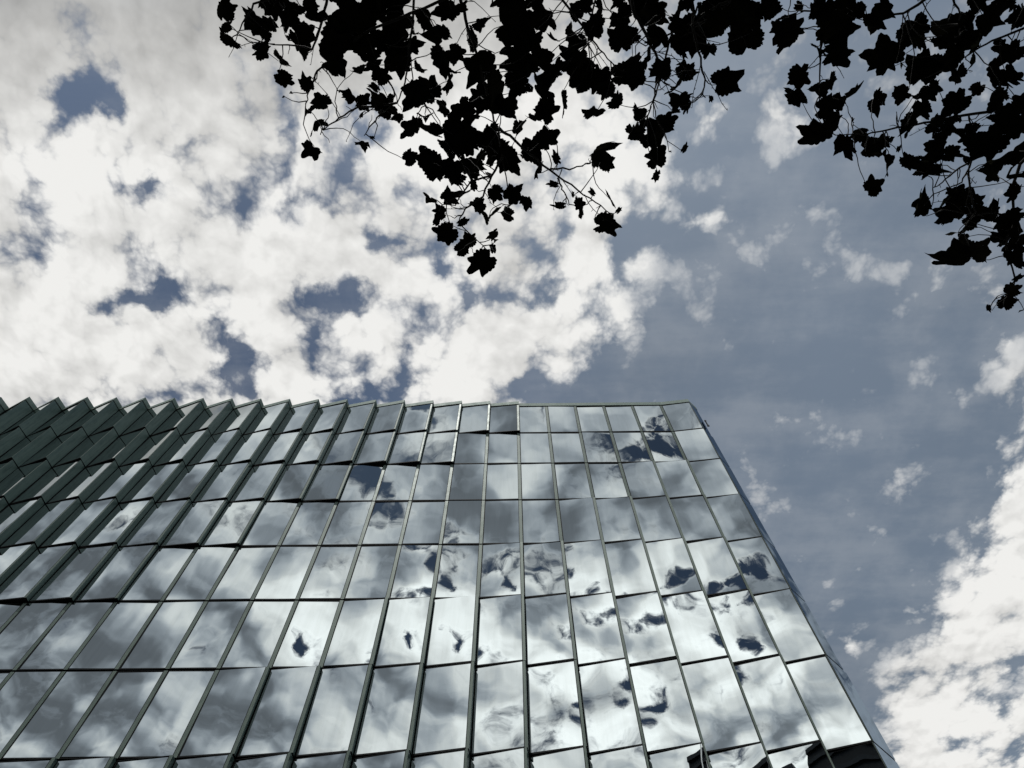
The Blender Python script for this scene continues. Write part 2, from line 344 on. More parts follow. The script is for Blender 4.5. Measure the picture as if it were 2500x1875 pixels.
# ------------------------------------------------------------------ camera
pitch, roll = R(65.8), R(.5)
fw = Vector((0, math.cos(pitch), math.sin(pitch))); r0 = Vector((1, 0, 0)); u0 = Vector((0, -math.sin(pitch), math.cos(pitch)))
up = u0 * math.cos(roll) + r0 * math.sin(roll); rt = r0 * math.cos(roll) - u0 * math.sin(roll)
cd = bpy.data.cameras.new('camera'); cam = bpy.data.objects.new('camera', cd); col.objects.link(cam)
CAM = Vector((0, 0, 1.6))
cam.matrix_world = Matrix(((rt.x, up.x, -fw.x, CAM.x), (rt.y, up.y, -fw.y, CAM.y), (rt.z, up.z, -fw.z, CAM.z), (0, 0, 0, 1)))
FOC = 1667. / 2500.
cd.sensor_width = 36.; cd.lens = FOC * 36.; cd.clip_start = .05; cd.clip_end = 6000.
sc.camera = cam
def project(p):
    q = Vector(p) - CAM; zz = q.dot(fw)
    if zz <= .05: return None
    return (.5 + FOC * q.dot(rt) / zz, .375 - FOC * q.dot(up) / zz)      # x in 0..1, y in 0..0.75

# ------------------------------------------------------------------ materials
def m_glass(name='mirror_glass', tint=(1., 1., 1.)):
    m, t, out = material(name)
    tc = t.n.new('ShaderNodeTexCoord'); P = tc.outputs['Object']
    geo = t.n.new('ShaderNodeNewGeometry')
    # roller-wave and heat-strengthening distortion of real coated panes
    s = t.sep(P)
    Pa = t.xyz(t.mul(s[0], 1.), t.mul(s[1], 1.), t.mul(s[2], .55))
    h1 = t.noise(Pa, .9, 1., .4)
    h2 = t.noise(t.xyz(t.mul(s[0], .8), t.mul(s[1], .8), t.mul(s[2], 3.2)), 2.2, 2., .5)
    h = t.add(t.mul(h1, .016), t.mul(h2, .00008))
    bp = t.n.new('ShaderNodeBump'); bp.inputs['Strength'].default_value = 1.; bp.inputs['Distance'].default_value = GB
    t.l.new(h, bp.inputs['Height'])
    dirt = t.noise(t.xyz(t.mul(s[0], 6.), t.mul(s[1], 6.), t.mul(s[2], .5)), 1., 4., .6)
    c = t.mixc(t.smooth(dirt, .35, .8), (.615 * tint[0], .652 * tint[1], .652 * tint[2], 1), (.57 * tint[0], .605 * tint[1], .60 * tint[2], 1))
    g = t.n.new('ShaderNodeBsdfGlossy'); g.distribution = 'GGX'; g.inputs['Roughness'].default_value = .004
    t.l.new(c, g.inputs['Color']); t.l.new(bp.outputs[0], g.inputs['Normal'])
    df = t.n.new('ShaderNodeBsdfDiffuse'); df.inputs['Color'].default_value = (.012, .018, .018, 1)
    mx = t.n.new('ShaderNodeMixShader'); mx.inputs[0].default_value = .97
    t.l.new(df.outputs[0], mx.inputs[1]); t.l.new(g.outputs[0], mx.inputs[2]); t.l.new(mx.outputs[0], out.inputs[0])
    return m
GB = .5
def m_metal(name, ca, cb, rough, metal, spec=.5, streak=1.):
    m, t, out = material(name)
    tc = t.n.new('ShaderNodeTexCoord'); P = tc.outputs['Object']
    s = t.sep(P)
    st = t.noise(t.xyz(t.mul(s[0], 9.), t.mul(s[1], 9.), t.mul(s[2], .7)), 1., 5., .62)
    bl = t.noise(P, 2.3, 5., .6)
    f = t.smooth(t.add(t.mul(st, .6 * streak), t.mul(bl, .5)), .35, .8)
    c = t.mixc(f, (*ca, 1), (*cb, 1))
    # grime that gathers in small dark blotches
    gr = t.smooth(t.noise(P, 7., 6., .7), .62, .74)
    c = t.mixc(t.mul(gr, .45), c, (ca[0] * .3, ca[1] * .3, ca[2] * .28, 1))
    principled(t, out, c, t.lin(bl, .2, .8, rough - .08, rough + .12), metal, spec)
    return m
def m_plain(name, c, rough=.6, metal=0., spec=.4, var=.25, scale=3.):
    m, t, out = material(name)
    tc = t.n.new('ShaderNodeTexCoord')
    n = t.noise(tc.outputs['Object'], scale, 5., .6)
    k = t.lin(n, .25, .75, 1 - var, 1 + var)
    cc = t.scale((c[0], c[1], c[2]), k)
    principled(t, out, cc, rough, metal, spec)
    return m
GLASS = m_glass(); SIDE = m_glass('side_glass', (.36, .43, .54))
POST = m_metal('pale_green_metal', (.075, .108, .087), (.122, .165, .135), .45, .25)
JAMB = m_metal('dark_green_metal', (.044, .088, .077), (.105, .170, .150), .40, .25, .5, 1.4)
GASK = m_plain('black_gasket', (.0035, .0045, .0045), .65, 0., .15)
CORE = m_plain('dark_core', (.012, .014, .014), .7, 0., .2)
COPING = m_metal('coping_metal', (.165, .225, .195), (.235, .30, .262), .62, .15, .3)

# ------------------------------------------------------------------ the glass office building
D = 18.9                      # facade plane
W, X0 = 1.796, .43            # module width, grid line 0
HH, ZB1 = 3.46, 36.72         # storey height, foot of the top row
KMIN, KMAX = -27, 5
NROW = 11
XB = 11.68                    # back corner of the canted return wall
def rowz(r): return ZB1 - HH * (r - 1)
def theta(r, k):
    """how far the panel is swung out about its left edge: none along a diagonal band, more and more to either side"""
    lim = {1: -1, 2: -3, 3: -6, 4: -8, 5: -10, 6: -13, 7: -15, 8: -17}.get(r, -19)
    rim = {1: 5, 2: 5, 3: 3, 4: 1, 5: -1, 6: -4, 7: -6, 8: -9, 9: -11, 10: -13, 11: -15}[r]
    rnd = random.Random(r * 100 + k)
    if k <= lim: a = 3.4 + 1.32 * (lim - k + 1)
    elif k >= rim: a = (5.2 if r < 3 else 3.6) + 1.15 * (k - rim + 1)
    else: return 0.
    return min(a, 27.) + rnd.uniform(-.35, .35)
def plan(r, k):
    """plan points of one panel: hinge A, outer corner C, foot of the jamb B, glass direction e and outward normal n"""
    th = R(theta(r, k)); ph = .7 * th
    A = Vector((X0 + W * k, D))
    e = Vector((math.cos(th), -math.sin(th))); n = Vector((-math.sin(th), -math.cos(th)))
    Lg = W / (math.cos(th) + math.sin(th) * math.tan(ph))
    if k == KMAX:            # the last panel runs out against the canted return wall
        Lg = (XB - .36 - A.x) / (math.cos(th) + math.sin(th))
    C = A + e * Lg
    return A, C, A + Vector((W, 0)), e, n, Lg, th

GAP = .04
def post_width(r, k):
    return .016 if k == KMAX else max(.05, .142 - .0052 * theta(r, k))
def panel_glass(mb, r, k, mat=0):
    A, C, B, e, n, Lg, th = plan(r, k)
    z0, z1 = rowz(r) + GAP, rowz(r - 1) - GAP
    rnd = random.Random(r * 1000 + k * 7 + 3)
    pw = post_width(r, k)
    s0, s1 = .028, Lg - pw - .030
    g0, g1 = z0 + .055, z1 - .02
    bow = rnd.choice((-1, 1, 1)) * rnd.uniform(.0010, .0042)
    tz = max(-.012, min(.012, rnd.gauss(0, .008))); tx = rnd.gauss(0, .008)
    tw = rnd.gauss(0, .0026)
    if r >= 8: bow *= 1.3; tz += .019 if k >= 1 else 0.
    if r == 7 and k > 2: tz = abs(tz) * -.6
    hw = (s1 - s0) / 2
    def P(a, b):
        x = 2 * a - 1; y = 2 * b - 1
        o = bow * (1 - x * x) * (1 - y ** 4) + tx * x * hw + tz * y * (g1 - g0) / 2 + tw * x * y
        p = A + e * (s0 + (s1 - s0) * a) + n * (o - .012)
        return (p.x, p.y, g0 + (g1 - g0) * b)
    mb.grid(P, 10, 12, mat)
def panel_frame(mb, r, k, off=0):
    """post at the free edge, jamb, sill and head of one panel; material slots: post, jamb, gasket"""
    A, C, B, e, n, Lg, th = plan(r, k)
    z0, z1 = rowz(r) + GAP, rowz(r - 1) - GAP
    A2 = A + Vector((.012, 0))
    P_, J_, G_ = off, off + 1, off + 2
    def pt(s, o): return A + e * s + n * o
    last = k == KMAX
    pw = post_width(r, k)
    c0 = pt(Lg - .008, 0.)                       # outer arris
    p0 = pt(Lg - pw - .008, 0.)
    Bx = B + Vector((-.012, 0))
    if last: Bx = B
    # the box behind: dark rebate, closed top and bottom
    q = [pt(.012, -.03), pt(Lg - pw - .012, -.03), p0 + n * -.03]
    base = [(A2.x, D + .12), tuple(pt(.012, -.092)), tuple(pt(Lg - .03, -.092)), (Bx.x - .02, D + .12)]
    mb.prism(base, z0 + .004, z1 - .004, G_)
    # sill and head rails
    for a, b in ((z0, z0 + .05), (z1 - .016, z1)):
        f = [pt(.012, -.08), pt(.012, -.004), pt(Lg - pw - .03, -.004), pt(Lg - pw - .03, -.08)]
        mb.prism([tuple(x) for x in f], a, b, G_)
    # gaskets either side of the glass
    for a, b in ((.008, .03), (Lg - pw - .032, Lg - pw - .0085)):
        f = [pt(a, -.08), pt(a, -.002), pt(b, -.002), pt(b, -.08)]
        mb.prism([tuple(x) for x in f], z0 + .002, z1 - .002, G_)
    # post with its pale face and dark return
    if not last:
        jd = (Bx - c0); jl = jd.length; jd.normalize()
        inn = c0 + jd * min(jl * .98, max(.05, jl - .006))
        base = [tuple(pt(Lg - pw - .008, -.06)), tuple(p0), tuple(c0), tuple(inn), tuple(inn + Vector((-.05, .02)))]
        mb.prism(base, z0, z1, [J_, P_, J_, J_, J_, G_])
    else:
        base = [tuple(pt(Lg - pw - .008, -.06)), tuple(p0), tuple(c0), tuple(c0 + Vector((.004, .06)))]
        mb.prism(base, z0, z1, [J_, P_, J_, J_, G_])
FM = (POST, JAMB, GASK)

bld = empty('office_building', (X0 + W * (KMIN + KMAX + 1) / 2, D + 9, 0))
tag(bld, 'mirror glass office building with staggered swung-out panels in green metal frames', 'building')
def sub(name, mb, mats, parent=bld):
    o = mb.build(name, parent, mats)
    if parent is bld: o.matrix_parent_inverse = Matrix.Translation(-bld.location)
    return o

cells = []
for r in range(1, NROW + 1):
    for k in range(KMIN, KMAX + 1):
        A, C, B, e, n, Lg, th = plan(r, k)
        pts = [project((x, y, z)) for (x, y) in (tuple(A), tuple(C)) for z in (rowz(r), rowz(r - 1))]
        if None in pts: cells.append((0., r, k)); continue
        xs = [max(0, min(1, p[0])) for p in pts]; ys = [max(0, min(.75, p[1])) for p in pts]
        q = [(xs[0], ys[0]), (xs[2], ys[2]), (xs[3], ys[3]), (xs[1], ys[1])]
        ar = abs(sum(q[i][0] * q[(i + 1) % 4][1] - q[(i + 1) % 4][0] * q[i][1] for i in range(4))) / 2
        cells.append((ar, r, k))
cells.sort(reverse=True)
rest = MB()
for i, (ar, r, k) in enumerate(cells):
    if i < 100:
        g = MB(); panel_glass(g, r, k)
        w = sub('window', g, [GLASS])
        fr = MB(); panel_frame(fr, r, k)
        sub('frame', fr, FM, w)
    else:
        panel_glass(rest, r, k, 0); panel_frame(rest, r, k, 1)
rs = sub('window_wall', rest, [GLASS, *FM]); rs['kind'] = 'stuff'
rs['label'] = 'smaller mirror panes of the upper and outer storeys in their green frames'

# copings: one folded cap over each top panel, with a dark shadow gap under it
cp = MB(); ZT = rowz(0)
for k in range(KMIN, KMAX + 1):
    A, C, B, e, n, Lg, th = plan(1, k)
    o = .03
    c0 = C + n * o + e * .01; a0 = A + n * o
    Bk = B + Vector((0, .0))
    base = [(A.x + .006, D + .5), (a0.x + .006, a0.y), (c0.x - .004, c0.y), (Bk.x - .006, D - .01), (Bk.x - .006, D + .5)]
    cp.prism(base, ZT + .03, ZT + .41, 0)
    gb = [(A.x + .01, D + .45), tuple(A - n * .03), tuple(C - n * .03 - e * .03), (B.x - .03, D + .45)]
    cp.prism(gb, ZT - .03, ZT + .03, 1)
sub('coping', cp, [COPING, GASK])

# return wall: one glass strip per storey, folding back at 45 degrees from the corner to the side wall
side = []
XC = X0 + W * (KMAX + 1)
ps = MB(); pc = MB()
for r in range(1, NROW + 1):
    A, C, B, e, n, Lg, th = plan(r, KMAX)
    s = (D + .36 - C.y) + random.Random(r * 31).uniform(-.06, .06)
    Bk = C + Vector((s, s))
    z0, z1 = rowz(r) + .045, rowz(r - 1) - .045
    def P(a, b, C=C, Bk=Bk, z0=z0, z1=z1):
        p = C.lerp(Bk, .02 + .98 * a)
        x = 2 * a - 1; y = 2 * b - 1
        o = .004 * (1 - x * x) * (1 - y * y)
        return (p.x + o, p.y - o, z0 + (z1 - z0) * b)
    g = MB(); g.grid(P, 4, 8)
    w = sub('side_window', g, [SIDE])
    fr = MB()
    nb_ = Vector((.707, -.707)) * .02
    base = [tuple(C + Vector((-.004, .02)) - nb_ * .2), tuple(C.lerp(Bk, .02) - nb_), tuple(Bk - nb_), (Bk.x - .02, Bk.y + .3), (C.x - .1, D + .3)]
    fr.prism(base, rowz(r) + .004, rowz(r - 1) - .004, 0)
    sub('frame', fr, [GASK], w)
A, C, B, e, n, Lg, th = plan(1, KMAX)
s = (D + .36 - C.y); Bk = C + Vector((s, s))
cap = MB()
base = [tuple(C + Vector((.004, .03))), tuple(Bk + Vector((.01, .0))), (Bk.x, D + .5), (C.x, D + .5)]
cap.prism(base, ZT + .03, ZT + .402, 0)
sub('coping', cap, [COPING])

# core behind the panels, roof and plinth
core = MB()
core.box(X0 + W * KMIN, XC - .05, D + .14, D + 18, 0, ZT - .05, 0)
sub('wall', core, [CORE])
roof = MB()
roof.box(X0 + W * KMIN, XC + .3, D + .52, D + 17.9, ZT - .04, ZT + .2, 0)
sub('roof', roof, [m_plain('roof_felt', (.09, .09, .085), .8)])
pl = MB()
pl.box(X0 + W * KMIN, XC, D - .05, D + .12, .0, rowz(NROW) + .0, 0)
sub('plinth', pl, [m_plain('plinth_stone', (.10, .11, .105), .6)])
# small bracket on the return wall, just under the coping
br = MB()
bx, by = Bk.x, Bk.y
br.box(bx - .02, bx + .09, by - .17, by - .11, ZT - 1.78, ZT - 1.68, 0)
br.box(bx + .01, bx + .05, by - .18, by - .09, ZT - 2.3, ZT - 1.78, 0)
br.box(bx - .02, bx + .10, by - .17, by - .11, ZT - 2.45, ZT - 2.3, 0)
bo = sub('bracket', br, [m_plain('bracket_metal', (.02, .025, .03), .5)])
bo['label'] = 'small dark bracket fixed near the top right corner'

# ------------------------------------------------------------------ ground
g = MB()
g.poly([(-2500, -2500, 0), (2500, -2500, 0), (2500, 2500, 0), (-2500, 2500, 0)])
gm, t, out = material('paving')
tc = t.n.new('ShaderNodeTexCoord')
n1 = t.noise(tc.outputs['Object'], .6, 6., .6)
bk = t.n.new('ShaderNodeTexBrick'); t.l.new(tc.outputs['Object'], bk.inputs['Vector'])
bk.inputs['Color1'].default_value = (.060, .060, .058, 1); bk.inputs['Color2'].default_value = (.075, .074, .070, 1)
bk.inputs['Mortar'].default_value = (.03, .03, .03, 1); bk.inputs['Scale'].default_value = 1.6; bk.inputs['Mortar Size'].default_value = .012
principled(t, out, t.mixc(.5, bk.outputs[0], t.scale((.07, .07, .068), t.lin(n1, .2, .8, .6, 1.3)), 'MIX'), .8)
tag(g.build('ground', None, [gm]), kind='structure')

# ------------------------------------------------------------------ dark building on the other side, seen only in the glass
DKW = m_plain('dark_cladding', (.010, .012, .014), .45, 0., .4)
DKR = m_plain('dark_rib', (.020, .025, .030), .35, .3, .5)
WHT = m_plain('white_mast_paint', (.8, .82, .82), .4)
def opposite(y, blocks):
    """blocks: (x0, x1, height) side by side"""
    x0, x1 = blocks[0][0], blocks[-1][1]
    dp = 14.
    o = empty('opposite_building', ((x0 + x1) / 2, y - dp / 2, 0))
    tag(o, 'black ribbed building mirrored in the lower right panes', 'building')
    def s2(name, mb, mats):
        q = mb.build(name, o, mats); q.matrix_parent_inverse = Matrix.Translation(-o.location); return q
    for i, (a, b_, h) in enumerate(blocks):
        yy = y - .003 * i
        b = MB(); b.box(a, b_, yy - dp, yy, 0, h, 0); s2('wall', b, [DKW])
        b = MB(); zz = h - 9.
        while zz < h - .5:
            b.box(a + .05, b_ - .05, yy + .003, yy + .22, zz, zz + .28, 0); zz += 1.15
        s2('cladding', b, [DKR])
        b = MB(); b.box(a - .01, b_ + .01, yy - dp - .2, yy + .35, h + .002, h + .42, 0); s2('roof', b, [DKR])
    b = MB()
    for px, py, l in ((-3.6, 1.0, 1.), (-3.15, .8, .6)):
        b.tube([(px, y + py, blocks[0][2] - 3.), (px - .5, y + py, blocks[0][2] + l)], .07, .05, 8)
    s2('mast', b, [WHT])
    return o
opposite(-12., [(-5.6, -1.0, 36.0), (-1.0, .6, 32.4), (.6, 24., 36.3)])

